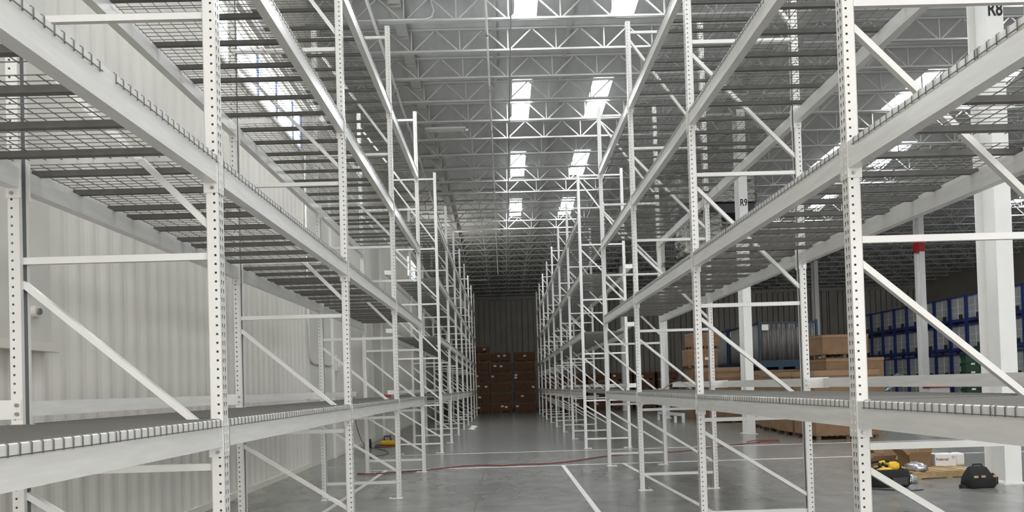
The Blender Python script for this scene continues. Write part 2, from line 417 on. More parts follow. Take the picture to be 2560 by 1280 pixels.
for k, w in ((1, 'nearest'), (2, 'with a red band'), (3, 'farthest')):
    if in_view([(19.7, 11.45+12.19*k, z) for z in (0, 10)]):
        hcol(19.62, 11.45+12.19*k, None, 'pale steel column of the distant right line, %s' % w, k == 2)

# ------------------------------------------------------------------ pallet racking
CW, CD = .070, .0856            # upright: across (x) and along (y)
TOP, DEP, BAY = 7.33, 1.2116, 3.7197
LV = [1.524, 3.052, 4.577, 6.10]; BH = .158
def sheet_with_holes(b, org, ux, uz, wcuts, holes, H, pitch, z0, hz, taper=0):
    """flat sheet: u cuts across, rows of holes up it; holes are real openings"""
    org = Vector(org); ux = Vector(ux); uz = Vector(uz)
    zs = [0.0]; z = z0; kinds = []
    while z + hz < H-.02:
        kinds += ['s', 'h']; zs += [z, z+hz]; z += pitch
    zs.append(H); kinds.append('s')
    n0 = len(b.v); nw = len(wcuts)
    for r, zz in enumerate(zs):
        low = taper and r % 2 == 1 and r < len(zs)-1
        for c, u in enumerate(wcuts):
            uu = u
            if low:
                for (a, e) in holes:
                    if c == a: uu += taper
                    if c == e: uu -= taper
            b.v.append(tuple(org + ux*uu + uz*zz))
    hc = {a for a, e in holes}
    for r in range(len(zs)-1):
        for c in range(nw-1):
            if kinds[r] == 'h' and c in hc: continue
            q = n0 + r*nw + c; b.f.append((q, q+1, q+nw+1, q+nw))
def upright_mesh(side):
    """open channel; side=+1: perforated face towards +x. Origin: near outer corner at floor"""
    b = MB(); t = .004; s = side; INR = []
    # outer perforated face (two rows of teardrops)
    for off in (0, t):
        f0 = len(b.f)
        sheet_with_holes(b, (-s*off, 0, 0), (0, 1, 0), (0, 0, 1), [0, .020, .034, .052, .066, CD], [(1, 2), (3, 4)], TOP, .0508, .022, .026, .0035)
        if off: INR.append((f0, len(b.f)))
    # side faces with a row of square holes
    for yy, sg in ((0, 1), (CD, -1)):
        for off in (0, t):
            f0 = len(b.f)
            sheet_with_holes(b, (0, yy+sg*off, 0), (-s, 0, 0), (0, 0, 1), [0, .0155, .0285, CW], [(1, 2)], TOP, .0508, .030, .0125)
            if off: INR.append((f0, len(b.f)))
        b.box(min(-s*CW, -s*(CW-t)), yy if sg > 0 else yy-.022, 0, max(-s*CW, -s*(CW-t)), yy+.022 if sg > 0 else yy, TOP)
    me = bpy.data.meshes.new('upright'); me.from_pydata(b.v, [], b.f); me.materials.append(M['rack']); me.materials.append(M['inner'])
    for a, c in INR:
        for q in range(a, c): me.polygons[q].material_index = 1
    return me
UP = {1: upright_mesh(1), -1: upright_mesh(-1)}
HZ = [.25, 1.25, 2.475, 3.89, 5.335, 7.165]
XA, XB = -DEP+CW, -CW           # inner faces, relative to the outer right face of a frame
BR = []
for z in HZ: BR.append(MB().bar((XA-.02, 0, z), (XB+.02, 0, z), .036, .040).mesh('horizontal_brace', 'rack'))
DG = []
for a, c in zip(HZ[:-1], HZ[1:]):
    DG.append(MB().bar((XA-.01, 0, c-.13), (XB+.01, 0, a+.17), .036, .042, (0, 1, 0)).mesh('diagonal_brace', 'rack'))
def foot_mesh(side):
    b = MB(); s = side
    x0, x1 = sorted((.02*s, -.19*s)); b.box(x0, -.02, 0, x1, CD+.02, .010)
    return b.mesh('foot_plate', 'rack')
FT = {1: foot_mesh(1), -1: foot_mesh(-1)}
def anchor_mesh(side):
    return MB().tube([(-.14*side, CD/2, .008), (-.14*side, CD/2, .05)], .010, 6).mesh('anchor_bolt', 'bolt')
AN = {1: anchor_mesh(1), -1: anchor_mesh(-1)}
ROWS = {'left': (-1.6253, 4.4716), 'right': (2.0652+DEP, 4.5095)}   # x of the frame's right outer face, y of first frame
def fy(row, n):
    y = ROWS[row][1] + (n-1)*BAY
    return y + (4.4718-BAY if n >= 5 else 0)
for row in ('left', 'right'):
    xr, _ = ROWS[row]
    for n in range(0, 13):
        y = fy(row, n)
        vis = in_view([(xr-d, y, z) for d in (0, DEP) for z in (0, TOP)])
        if n == 0 or not vis: continue
        t = thing('upright_frame', 'tall white perforated rack frame of the %s row, %s from the camera' % (row, ordw(n)), 'rack frame', (xr, y, 0), 0, 'upright frames of the %s rack row' % row)
        for s, dx in ((1, 0), (-1, -DEP)):
            u = place(UP[s], 'upright', t, (dx, 0, 0))
            f = place(FT[s], 'foot_plate', u); place(AN[s], 'anchor_bolt', u)
        for m in BR: place(m, 'horizontal_brace', t, (0, CD/2, 0))
        for m in DG: place(m, 'diagonal_brace', t, (0, CD/2, 0))

# beams
def beam_mesh(L, side, H=BH):
    """closed step beam; outer face at x=0 facing side; top at z=0; origin at near end"""
    s = side; poly = [(-s*.070, -H), (0, -H), (0, -.004), (-s*.004, 0), (-s*.026, 0), (-s*.030, -.041), (-s*.070, -.041)]
    b = MB().prism(poly, 0, L)
    return b
BL = BAY-CD
def conn_mesh(side, near):
    """angle plate: one leg on the perforated face, one on the upright's side"""
    s = side; b = MB(); h0, h1 = -.215, .005
    if near:   # at the beam's near end: upright lies towards -y
        ya, yb, yo = -.040, 0.0, 0.0
        b.box(*sorted((0, s*.005))[:1], ya, h0, max(0, s*.005), .004, h1) if False else None
        x0, x1 = sorted((0, s*.0055)); b.box(x0, -.0405, h0, x1, .006, h1)
        x0, x1 = sorted((-s*.080, s*.0055)); b.box(x0, .0005, h0, x1, .006, h1)
        ys = -.020
    else:
        x0, x1 = sorted((0, s*.0055)); b.box(x0, -.006, h0, x1, .0405, h1)
        x0, x1 = sorted((-s*.080, s*.0055)); b.box(x0, -.006, h0, x1, -.0005, h1)
        ys = .020
    for z in (-.03, -.08, -.13, -.18):
        x0, x1 = sorted((s*.0055, s*.0095)); b.box(x0, ys-.006, z-.008, x1, ys+.006, z+.008)
    return b.mesh('end_connector', 'rack')
CN = {(s, n): conn_mesh(s, n) for s in (1, -1) for n in (True, False)}
def bolt_mesh(side, y):
    x = -side*.028; return MB().tube([(x, y-.012 if y < 0 else y, -.187), (x, y if y < 0 else y+.012, -.187)], .010, 6).mesh('lock_bolt', 'bolt')
BT = {(s, y): bolt_mesh(s, y) for s in (1, -1) for y in (-.006, .006)}
BM = {s: beam_mesh(BL, s).mesh('rack_beam', 'beam') for s in (1, -1)}
LVW = ['lowest', 'second', 'third', 'top']
WHICH = {1: 'frames one and two', 2: 'frames two and three', 3: 'frames three and four'}
NW = ['zero', 'one', 'two', 'three', 'four', 'five', 'six', 'seven', 'eight', 'nine', 'ten', 'eleven', 'twelve']
bays = [0, 1, 2, 3, 5, 6, 7, 8, 9, 10, 11]
def bayname(n): return 'nearest the camera' if n == 0 else 'frames %s to %s' % (NW[n], NW[n+1])
# wire decks
DW = 1.152; NP = 19; PT = .064; WR = .0029
def deck_meshes():
    b = MB(); zt = WR+.0005
    Xo = -DEP                       # outer face of the other beam
    for i in range(NP):
        y = i*PT
        b.tube([(.0045, y, -.045), (.0045, y, -.003), (-.004, y, zt), (Xo+.004, y, zt), (Xo-.0045, y, -.003), (Xo-.0045, y, -.045)], WR, 4, cap=False)
    for i in range(13):
        x = -.045 - i*(DEP-.09)/12
        b.tube([(x, -.012, zt-2*WR), (x, DW+.012, zt-2*WR)], WR, 4, cap=False)
    for x in (.0045+WR*2, Xo-.0045-WR*2): b.tube([(x, -.012, -.040), (x, DW+.012, -.040)], WR, 4)
    ch = MB(); w, h, t = .042, .034, .002
    ch.box(-DEP+.034, -w/2, -.0405, -.034, w/2, -.0405+h)
    return b.mesh('wire_deck', 'deck'), ch.mesh('support_channel', 'channel')
DKM, CHM = deck_meshes()
DST = {('left', 0, 1): [.02, 1.175, 2.46], ('left', 0, 0): [.02, 1.25, 2.435], ('left', 1, 1): [.015, 1.185, 2.38], ('right', 1, 0): [.015, 1.18, 2.45]}
DKP = ['near', 'middle', 'far']
for row in ('left', 'right'):
    xr, _ = ROWS[row]
    for n in bays:
        y0 = fy(row, n)+CD
        for li, zt in enumerate(LV):
            zt2 = zt
            for s, dx, fr in ((1, 0, None), (-1, -DEP, None)):
                aisle = (s == 1) == (row == 'left')
                X = xr+dx
                if not in_view([(X-s*d, y0+e, zt2-h) for d in (0, .07) for e in (0, BL/2, BL) for h in (0, BH)]): continue
                o = place(BM[s], 'rack_beam', None, (X, y0, zt2))
                tag(o, 'white %s beam of the %s rack, %s level, %s' % ('aisle-side' if aisle else 'rear', row, LVW[li], bayname(n)), 'rack beam', 'horizontal beams of the %s rack row' % row)
                c1 = place(CN[(s, True)], 'end_connector', o, (0, 0, 0)); c2 = place(CN[(s, False)], 'end_connector', o, (0, BL, 0))
                if n <= 3: place(BT[(s, .006)], 'lock_bolt', c1); place(BT[(s, -.006)], 'lock_bolt', c2)
            jit = random.Random(n*10+li+(0 if row == 'left' else 100))
            g1, g2 = jit.uniform(.01, .06), jit.uniform(.01, .06)
            st = DST.get((row, n, li), [.03, .03+DW+g1, .03+2*DW+g1+g2])
            for di, yy in enumerate(st):
                ya = y0+yy
                if not in_view([(xr-d, ya+e, zt2) for d in (0, DEP/2, DEP) for e in (0, DW/2, DW)]): continue
                o = place(DKM, 'wire_deck', None, (xr, ya, zt2))
                tag(o, 'dark wire deck of the %s rack, %s level, %s, %s panel' % (row, LVW[li], bayname(n), DKP[di]), 'wire deck', 'wire decks of the %s rack row' % row)
                for q in (.10, .545, .99): place(CHM, 'support_channel', o, (0, q, 0))
# raised load stops behind the rear uprights
def stop(row, n, z, lab):
    xr, _ = ROWS[row]; s = -1 if row == 'left' else 1
    xo = xr-DEP if row == 'left' else xr
    y0 = fy(row, n)+CD; L = fy(row, n+1)-fy(row, n)
    xa, xb = sorted((xo+s*.14, xo+s*.19))
    if not in_view([(xo, y0, z), (xo+s*.19, y0, z), (xo+s*.19, y0+L, z+.1)]): return
    o = MB().box(xa, y0-.10, z, xb, y0+L-.12, z+.095).build('load_stop_beam', 'beam')
    tag(o, lab, 'load stop beam', 'raised stop beams behind the racks')
    px0, px1 = sorted((xo-s*.062, xo+s*.20))
    MB().box(px0, y0-CD-.006, z-.008, px1, y0-CD-.001, z+.103).build('bracket_plate', 'rack', o)
    MB().box(min(xb if s > 0 else xa-.006, xb if s > 0 else xa), y0-CD-.006, z-.008, max(xb+.006 if s > 0 else xa, xb+.006 if s > 0 else xa), y0+.02, z+.103).build('bracket_side', 'rack', o)
    bb = MB()
    for zz in (z+.022, z+.073): bb.tube([(xo-s*.04, y0-CD-.018, zz), (xo-s*.04, y0-CD-.005, zz)], .012, 6)
    bb.build('bolt_pair', 'bolt', o)
for row in ('left', 'right'):
    for n in bays:
        stop(row, n, 1.567, 'narrow white load stop behind the %s rack, lowest level, %s' % (row, bayname(n)))
    for n in (5,):
        stop(row, n, 3.17, 'narrow white load stop behind the %s rack, second level, %s' % (row, bayname(n)))
        stop(row, n, 4.69, 'narrow white load stop behind the %s rack, third level, %s' % (row, bayname(n)))

# ------------------------------------------------------------------ floor markings
def line(pts, label, w=.075):
    b = MB()
    for (x0, y0), (x1, y1) in zip(pts[:-1], pts[1:]):
        d = Vector((x1-x0, y1-y0, 0)).normalized(); r = Vector((-d.y, d.x, 0))*w/2; n = len(b.v)
        for p in (Vector((x0, y0, 0)), Vector((x1, y1, 0))):
            b.v += [tuple(p+r+Vector((0, 0, .0035))), tuple(p-r+Vector((0, 0, .0035)))]
            b.v += [tuple(p+r+Vector((0, 0, .0005))), tuple(p-r+Vector((0, 0, .0005)))]
        b.f += [(n, n+1, n+5, n+4), (n+2, n+6, n+7, n+3), (n, n+4, n+6, n+2), (n+1, n+3, n+7, n+5), (n, n+2, n+3, n+1), (n+4, n+5, n+7, n+6)]
    tag(b.build('floor_line', 'line'), label, 'floor marking', 'white painted lines on the floor')
line([(-2.86, 16.15), (19.6, 16.10)], 'white painted floor line crossing the aisle, nearer of the two')
line([(-2.85, 19.72), (19.6, 19.50)], 'white painted floor line crossing the aisle, farther of the two')
line([(1.18, 9.0), (1.18, 16.1)], 'white painted floor line running up the middle of the aisle')
line([(2.62, 9.0), (2.45, 16.1)], 'white painted floor line running under the right rack')
line([(-2.56, 9.0), (-2.5, 16.1)], 'white painted floor line running under the left rack')

# ------------------------------------------------------------------ cartons and pallets
def pallet_mb(w, d, h=.12):
    b = MB(); 
    for y in (0, d/2-.045, d-.09): b.box(0, y, 0, w, y+.09, .018)
    for y in (0, d/2-.02, d-.04): b.box(0, y, .018, w, y+.04, h-.018) if False else None
    for x in (0, w/2-.05, w-.10):
        for y in (0, d/2-.045, d-.09): b.box(x, y, .018, x+.10, y+.09, h-.018)
    x = 0
    n = max(5, int(w/.16)); s = w/n
    for i in range(n): b.box(i*s, 0, h-.018, i*s+s*.72, d, h)
    return b
def pallet(x, y, z, w, d, label, rz=0, group=None):
    return tag(pallet_mb(w, d).build('wooden_pallet', 'woodshade', None, (x, y, z), rot=(0, 0, rz)), label, 'pallet', group)
def carton(x, y, z, w, d, h, label, stickers=(), lid=.12, rz=0, group=None, far=False):
    t = thing('cardboard_carton', label, 'carton', (x, y, z), rz, group)
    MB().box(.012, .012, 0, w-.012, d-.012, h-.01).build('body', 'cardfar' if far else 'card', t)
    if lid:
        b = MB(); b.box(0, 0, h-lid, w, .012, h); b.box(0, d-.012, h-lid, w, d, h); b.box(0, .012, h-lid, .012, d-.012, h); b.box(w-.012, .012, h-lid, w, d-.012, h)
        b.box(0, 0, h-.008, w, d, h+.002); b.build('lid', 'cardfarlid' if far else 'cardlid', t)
    for (sx, sz, a) in stickers:
        MB().box(-.09, -.002, -.06, .09, .0, .06).build('paper_label', 'paper', t, (sx, .010, sz), rot=(0, a, 0))
    return t
PN = .125
def stack(x, y, w, d, hs, name, grp, stk=None, pallets=True):
    z = 0; N = len(hs)
    for i, h in enumerate(hs):
        pos = ['bottom', 'second from the floor', 'third from the floor', 'fourth from the floor', 'fifth from the floor', 'sixth from the floor', 'seventh from the floor'][i]
        if i == N-1 and N > 1: pos = 'topmost'
        jx = random.uniform(-.03, .03)
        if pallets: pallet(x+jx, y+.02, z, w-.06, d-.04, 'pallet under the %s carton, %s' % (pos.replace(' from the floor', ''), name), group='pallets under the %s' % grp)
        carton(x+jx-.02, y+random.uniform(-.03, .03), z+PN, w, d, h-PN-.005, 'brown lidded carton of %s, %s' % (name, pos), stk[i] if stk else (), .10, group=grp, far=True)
        z += h
hl = [.68, .68, .66, .68, .66, .56, .42]
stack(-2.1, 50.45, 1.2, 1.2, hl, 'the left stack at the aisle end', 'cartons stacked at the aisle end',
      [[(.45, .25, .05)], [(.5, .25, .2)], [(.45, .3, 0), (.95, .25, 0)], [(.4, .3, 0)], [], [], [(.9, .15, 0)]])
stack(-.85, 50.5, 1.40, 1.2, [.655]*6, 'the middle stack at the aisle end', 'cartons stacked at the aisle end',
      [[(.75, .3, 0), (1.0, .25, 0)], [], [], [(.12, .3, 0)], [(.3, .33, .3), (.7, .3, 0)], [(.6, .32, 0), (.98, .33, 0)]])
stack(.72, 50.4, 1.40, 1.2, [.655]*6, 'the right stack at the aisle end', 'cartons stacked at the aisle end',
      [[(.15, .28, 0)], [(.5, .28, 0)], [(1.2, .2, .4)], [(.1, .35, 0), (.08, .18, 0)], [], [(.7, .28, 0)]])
SN = ['first', 'second', 'third', 'fourth', 'fifth', 'sixth']
for i in range(6):
    stack(2.45+i*1.52, 50.2+random.uniform(-.1, .2), 1.38, 1.2, [.62, .62, .60, .56], 'the %s stack behind the right rack row' % SN[i], 'cartons behind the right rack',
          [[(random.uniform(.2, 1.1), random.uniform(.15, .35), 0)] if random.random() < .6 else [] for _ in range(4)])
# nearer cartons at the right, beyond the column line
near = 'cartons standing beside the column lettered R9'
def big(x, y, w, d, h, label, st=(), z=.14, lid=.16): 
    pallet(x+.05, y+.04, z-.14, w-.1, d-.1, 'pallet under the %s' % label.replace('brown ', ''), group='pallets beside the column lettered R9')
    carton(x, y, z-.015, w, d, h-z, label, st, lid, group=near)
big(8.25, 20.45, 1.75, 1.55, 1.89, 'large brown carton standing nearest the camera')
big(8.28, 22.2, 1.75, 1.5, 1.90, 'long brown carton second in its row')
big(8.45, 24.0, 1.75, 1.5, 1.93, 'long brown carton third in its row')
big(8.72, 25.8, 1.75, 1.6, 2.0, 'brown carton with crushed lid fourth in its row', [(.9, 1.5, 0), (1.4, 1.5, 0)])
big(8.95, 27.7, 1.6, 1.6, 2.0, 'brown carton fifth in its row')
big(8.35, 30.3, 1.3, 1.3, 1.96, 'brown carton with white label left of column R9', [(1.05, 1.55, 0)])
big(8.35, 32.4, 1.6, 1.3, 2.25, 'brown carton at the foot of the tall stack', (), .14)
b0 = 2.25
for i, (dx, w, h, nm) in enumerate(((-.15, 1.35, .85, 'middle carton of the tall stack left of column R9'), (.0, 1.3, .72, 'topmost carton of the tall stack left of column R9'))):
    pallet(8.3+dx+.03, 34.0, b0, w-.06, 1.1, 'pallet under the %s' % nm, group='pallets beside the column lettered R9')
    carton(8.3+dx, 34.0, b0+PN, w, 1.15, h-PN, 'brown ' + nm, [(.85, .3, 0)] if i == 0 else (), .09, group=near); b0 += h
carton(8.3, 34.05, .0, 1.5, 1.1, 2.25, 'tall brown carton at the base of the stack left of column R9', (), .12, group=near)
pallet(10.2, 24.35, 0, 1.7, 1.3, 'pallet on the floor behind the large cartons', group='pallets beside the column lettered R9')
carton(10.2, 24.3, .125, 1.85, 1.4, 1.35, 'brown carton hidden low behind the large near carton', (), .12, group=near)
carton(10.2, 24.3, 1.478, 1.85, 1.4, .80, 'wide brown carton in the stack below the topmost one', (), .10, group=near)
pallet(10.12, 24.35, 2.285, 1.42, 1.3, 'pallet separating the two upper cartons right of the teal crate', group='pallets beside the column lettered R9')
carton(10.1, 24.3, 2.41, 1.48, 1.35, .62, 'brown carton on top of the stack right of the teal crate', (), .09, group=near)

# ------------------------------------------------------------------ teal crates with plastic curtains
def teal(x, y, z, w, d, h, label, tagw=True):
    t = thing('teal_crate', label, 'crate', (x, y, z), 0, 'teal steel crates with plastic curtains')
    b = MB()
    for xx in (0, w-.08):
        for yy in (0, d-.08): b.box(xx, yy, 0, xx+.08, yy+.08, h+.06)
    for yy in (0, d-.06): b.box(.08, yy, h-.07, w-.08, yy+.06, h)
    for xx in (.01, w-.07): b.box(xx, .08, h-.07, xx+.06, d-.08, h)
    b.build('frame', 'teal', t)
    b = MB(); b.box(0.08, .01, .12, w-.08, .05, .40); b.box(0.01, .08, .12, .05, d-.08, .40); b.box(w-.05, .08, .12, w-.01, d-.08, .40); b.box(.05, .05, .12, w-.05, d-.05, .16)
    for i in range(4): b.box(.08+i*(w-.36)/3, .01, 0, .08+i*(w-.36)/3+.2, d-.01, .12)
    b.build('base', 'teal', t)
    # pleated plastic curtain hung inside the front and left openings
    c = MB(); N = 90
    for zi, zz in enumerate((.38, (h+.38)/2, h-.08)):
        for i in range(N+1):
            u = i/N; c.v.append((.1+(w-.2)*u, .12+.035*math.sin(u*70+zi*.6)+.02*math.sin(u*31+zi), zz))
    for zi in range(2):
        for i in range(N): q = zi*(N+1)+i; c.f.append((q, q+1, q+N+2, q+N+1))
    o = c.build('front_curtain', 'tplast', t, smooth=True)
    c = MB(); N = 50
    for zi, zz in enumerate((.38, h-.08)):
        for i in range(N+1):
            u = i/N; c.v.append((.12+.03*math.sin(u*50+zi), .1+(d-.2)*u, zz))
    for i in range(N): c.f.append((i, i+1, i+N+2, i+N+1))
    o2 = c.build('side_curtain', 'sheet', t, smooth=True)
    for q in (o, o2):
        m = q.modifiers.new('solid', 'SOLIDIFY'); m.thickness = .004
    if tagw: MB().box(.14, .0, h-.34, .42, .008, h-.10).build('paper_tag', 'paper', t, (.0, -.004, 0))
TX = 10.66
for i, (yy, nm) in enumerate(((32.0, 'nearest'), (34.3, 'middle'), (36.6, 'farthest'))):
    teal(TX, yy, 0, 2.48, 2.1, 1.98, 'teal steel crate on the floor, %s of the lower tier' % nm, False)
    teal(TX, yy, 2.06, 2.48, 2.1, 2.0, 'teal steel crate with grey plastic curtain, %s of the upper tier' % nm)

# ------------------------------------------------------------------ blue crates with grey panels
BW, BPW, BHT = 1.22, 1.29, 1.32
def blue_crate_parts():
    f = MB(); p = .07
    for xx in (0, 1.1):
        for yy in (0, BW-p): f.box(xx, yy, 0, xx+p, yy+p, BHT-.02)
    for zz, hh in ((.10, .13), (BHT-.10, .06)):
        f.box(0, p, zz, .05, BW-p, zz+hh); f.box(1.12, p, zz, 1.17, BW-p, zz+hh)
        f.box(p, 0, zz, 1.1, .05, zz+hh); f.box(p, BW-.05, zz, 1.1, BW, zz+hh)
    f.box(.05, .05, .10, 1.12, BW-.05, .13)
    s = MB(); s.box(.055, .08, .23, .075, BW-.08, BHT-.11); s.box(.08, .055, .23, 1.09, .075, BHT-.11)
    g = MB()
    for k in (1,): g.box(.050, BW/2-.012, .23, .056, BW/2+.012, BHT-.11)
    for zz in (.50, .78): g.box(.051, .08, zz, .056, BW-.08, zz+.008)
    l = MB(); l.box(-.03, .22, .22, -.005, .46, .42)
    return f.mesh('frame', 'blue'), s.mesh('panel', 'sheet'), g.mesh('panel_seam', 'paper'), l.mesh('label_holder', 'blackp')
BF, BS, BG, BLH = blue_crate_parts()
c_ = 0
for i in range(15):
    y = 27.0 + i*BPW
    if 35.2 < y < 36.4 and False: continue
    for k in range(4):
        z = k*BHT
        if not in_view([(21, y, z), (21, y+BW, z), (22.1, y, z+BHT), (21, y+BW, z+BHT)]): continue
        t = thing('blue_crate', 'blue steel crate with grey panels, %s tier from the floor, %s stack from the right' % (ORD[k+1], ordw(i+1)), 'crate', (21.0, y, z), 0, 'blue crates stacked along the right side')
        place(BF, 'frame', t); place(BS, 'panel', t); place(BG, 'panel_seam', t); place(BLH, 'label_holder', t)
# green totes
tw, td, th = .58, .40, .33
bm_, lm_, sm_ = MB(), MB(), MB()
bm_.box(.02, .02, 0, tw-.02, td-.02, th-.05); bm_.box(0, 0, th-.14, tw, td, th-.09)
lm_.box(0, 0, th-.09, tw, td, th-.005); sm_.box(.2, -.005, th-.085, .36, -.0005, th-.02)
TBm, TLm, TSm = bm_.mesh('tote_body', 'green'), lm_.mesh('lid', 'blackp'), sm_.mesh('paper_label', 'paper')
for c in range(2):
    for k in range(8 if c else 7):
        t = thing('green_tote', 'dark green lidded plastic tote, %s column, %s from the floor' % (('left', 'right')[c], ORD[k+1]), 'tote', (18.08+c*.62, 30.0, .12+k*th), 0, 'green totes stacked by the blue crates')
        place(TBm, 'tote_body', t); place(TLm, 'lid', t); place(TSm, 'paper_label', t)
pallet(18.03, 29.95, 0, 1.35, .5, 'pallet under the green totes')
# grey bin with crumpled plastic film and pale boxes left of it
t = thing('grey_bin', 'grey bulk bin draped with crumpled plastic film', 'bin', (16.3, 33.2, 0))
MB().box(0, 0, .1, 1.35, 1.1, .95).build('body', 'sheet', t, bevel=.02); MB().box(.05, .05, 0, 1.3, 1.05, .1).build('feet', 'blackp', t)
b = MB(); N = 14
for i in range(N+1):
    for j in range(N+1):
        u, v = i/N, j/N; b.v.append((-.15+1.6*u, -.12+1.3*v, 1.0+.75*math.exp(-((u-.72)**2*7+(v-.4)**2*3))+random.uniform(-.05, .05)))
for i in range(N):
    for j in range(N): q = i*(N+1)+j; b.f.append((q, q+1, q+N+2, q+N+1))
o = b.build('plastic_film', 'gbag', t, smooth=True); o.modifiers.new('s', 'SOLIDIFY').thickness = .01
t = thing('white_crate', 'pale grey plastic crate beside the film-draped bin', 'crate', (14.5, 33.4, 0))
MB().box(0, 0, .9, 1.15, 1.0, 1.85).build('body', 'sheet', t, bevel=.03); MB().box(-.03, -.03, 1.80, 1.18, 1.03, 1.88).build('rim', 'paper', t); MB().box(.03, .03, 0, 1.12, .97, .9).build('lower_body', 'blackp', t)
t = thing('red_topped_cabinet', 'white cabinet with a red top at the foot of the distant column', 'cabinet', (18.95, 34.2, 0))
MB().box(0, 0, 0, .9, .5, 1.08).build('body', 'white', t); MB().box(-.03, -.03, 1.08, .93, .53, 1.28).build('red_top', 'red', t)
tag(MB().box(31.6, YF-.12, 7.35, 32.1, YF-.01, 7.85).build('red_wall_sign', 'red'), 'small dark red sign high on the far wall', 'sign')

# ------------------------------------------------------------------ foil-wrapped duct units by column R9
def crumple(b_, x0, y0, z0, x1, y1, z1, n=14, a=.05):
    bm = bmesh.new(); bmesh.ops.create_cube(bm, size=1); bmesh.ops.subdivide_edges(bm, edges=bm.edges[:], cuts=n, use_grid_fill=True)
    rg = random.Random(3)
    for v in bm.verts:
        r = math.sin(v.co.z*40+3*v.co.x)*.5+rg.uniform(-1, 1)*.6
        n_ = v.co.normalized() if v.co.length else Vector((0, 0, 1))
        v.co = Vector((x0+(x1-x0)*(v.co.x+.5), y0+(y1-y0)*(v.co.y+.5), z0+(z1-z0)*(v.co.z+.5))) + n_*a*r
    me = bpy.data.meshes.new(b_); bm.to_mesh(me); bm.free(); me.materials.append(M['foil'])
    for p in me.polygons: p.use_smooth = True
    return me
t = thing('foil_wrapped_unit', 'foil-wrapped ventilation unit hanging behind the column lettered R9', 'ventilation unit', (0, 0, 0))
place(crumple('upper_casing', 6.3, 27, 7.95, 9.1, 28.6, 9.0), 'upper_casing', t)
place(crumple('lower_duct', 6.5, 27, 6.1, 7.85, 28.4, 7.6, a=.08), 'lower_duct', t)
MB().box(6.35, 27.1, 7.6, 9.05, 28.5, 7.93).build('tray', 'blackp', t)
b = MB()
for x in (6.4, 9.0): b.bar((x, 27.8, 8.9), (x, 27.8, deck_z(27.8)+.02), .03)
b.build('hanger', 'dpipe', t)

# ------------------------------------------------------------------ low white rail on the floor
def un(px, py, X=None, Y=None, Z=None): pass
t = thing('low_guard_rail', 'low white steel rail on short posts lying on the floor beyond the right rack', 'rail', (0, 0, 0))
P1, P2, P3 = Vector((6.9, 34.6, 0)), Vector((7.05, 31.9, 0)), Vector((7.33, 31.7, 0))
MB().bar(P1+Vector((0, 0, .32)), P3+Vector((.02, 0, .32)), .10, .12).build('rail', 'rack', t)
for p in (P1, P2, P3): MB().box(p.x-.05, p.y-.05, 0, p.x+.05, p.y+.05, .27).build('post', 'rack', t)

# ------------------------------------------------------------------ tools and packaging at the right
t = thing('wooden_pallet', 'worn pine pallet on the floor under the white box', 'pallet', (6.50, 12.28, 0), math.radians(9))
b = MB()
for y in (0, .50, 1.0): b.box(0, y, .014, 1.25, y+.04, .10)
for y in (0, .5, 1.0): pass
b.build('stringers', 'wood', t)
for i in range(7): MB().box(.02+i*.178, -.02, .100, .02+i*.178+.10+.03*(i % 2), 1.06, .116).build('top_board', 'wood', t)
for i in range(3): MB().box(.02+i*.56, -.02, 0, .12+i*.56, 1.06, .014).build('bottom_board', 'wood', t)
def open_box(x, y, z, w, d, h, rz, label, sticker=None, group='open cardboard boxes by the tool bags'):
    t = thing('open_cardboard_box', label, 'box', (x, y, z), rz, group)
    b = MB(); q = .006
    b.box(0, 0, 0, w, d, q); b.box(0, 0, q, w, q, h); b.box(0, d-q, q, w, d, h); b.box(0, q, q, q, d-q, h); b.box(w-q, q, q, w, d-q, h)
    b.build('body', 'card', t)
    fl = .26*d
    def flap(pts):
        f = MB(); f.v = [tuple(p) for p in pts]; f.f = [(0, 1, 2, 3)]; o = f.build('flap', 'cardlid', t); o.modifiers.new('s', 'SOLIDIFY').thickness = .005
    flap([(0, 0, h), (w, 0, h), (w-.01, -.04, h+fl*.8), (.01, -.04, h+fl*.8)]) if rz > 0 else flap([(0, 0, h), (w, 0, h), (w, -fl*.8, h-.06), (0, -fl*.8, h-.06)])
    flap([(0, d, h), (w, d, h), (w, d+.03, h+fl*.9), (0, d+.03, h+fl*.9)])
    flap([(0, 0, h), (0, d, h), (-.12, d, h+.12), (-.12, 0, h+.12)])
    flap([(w, 0, h), (w, d, h), (w+.05, d, h+.15), (w+.05, 0, h+.15)])
    if sticker: MB().box(.20, -.003, .02, .36, -.0005, .12).build('lime_sticker', sticker, t)
    return t
open_box(6.52, 13.70, 0, .44, .38, .17, .12, 'open brown box with lime green sticker behind the tool bag', 'lime')
open_box(6.93, 14.3, 0, .38, .34, .18, -.10, 'open brown box with raised flaps, middle of the three')
open_box(6.79, 12.95, .118, .38, .33, .18, .10, 'open brown box standing on the pallet')
t = thing('white_box', 'white printed carton with red lettering on the pallet', 'box', (7.24, 12.98, .118), -.06)
MB().box(0, 0, 0, .34, .28, .20).build('body', 'white', t, bevel=.004)
MB().box(.35, .02, 0, .50, .24, .21).build('plastic_bag', 'paper', t, bevel=.03)
c = bpy.data.curves.new('lettering', 'FONT'); c.body = 'Preferred'; c.size = .062; c.extrude = .0005; c.offset = .001; c.materials.append(M['redink'])
o = txtobj(c, t); o.location = (.012, -.003, .095); o.rotation_euler = (PI/2, 0, 0); o.scale = (.85, 1, 1)
MB().tube([(.30+.022*math.cos(a*.5), -.002, .145+.022*math.sin(a*.5)) for a in range(0, 12)], .004, 4).build('swirl_mark', 'redink', t)
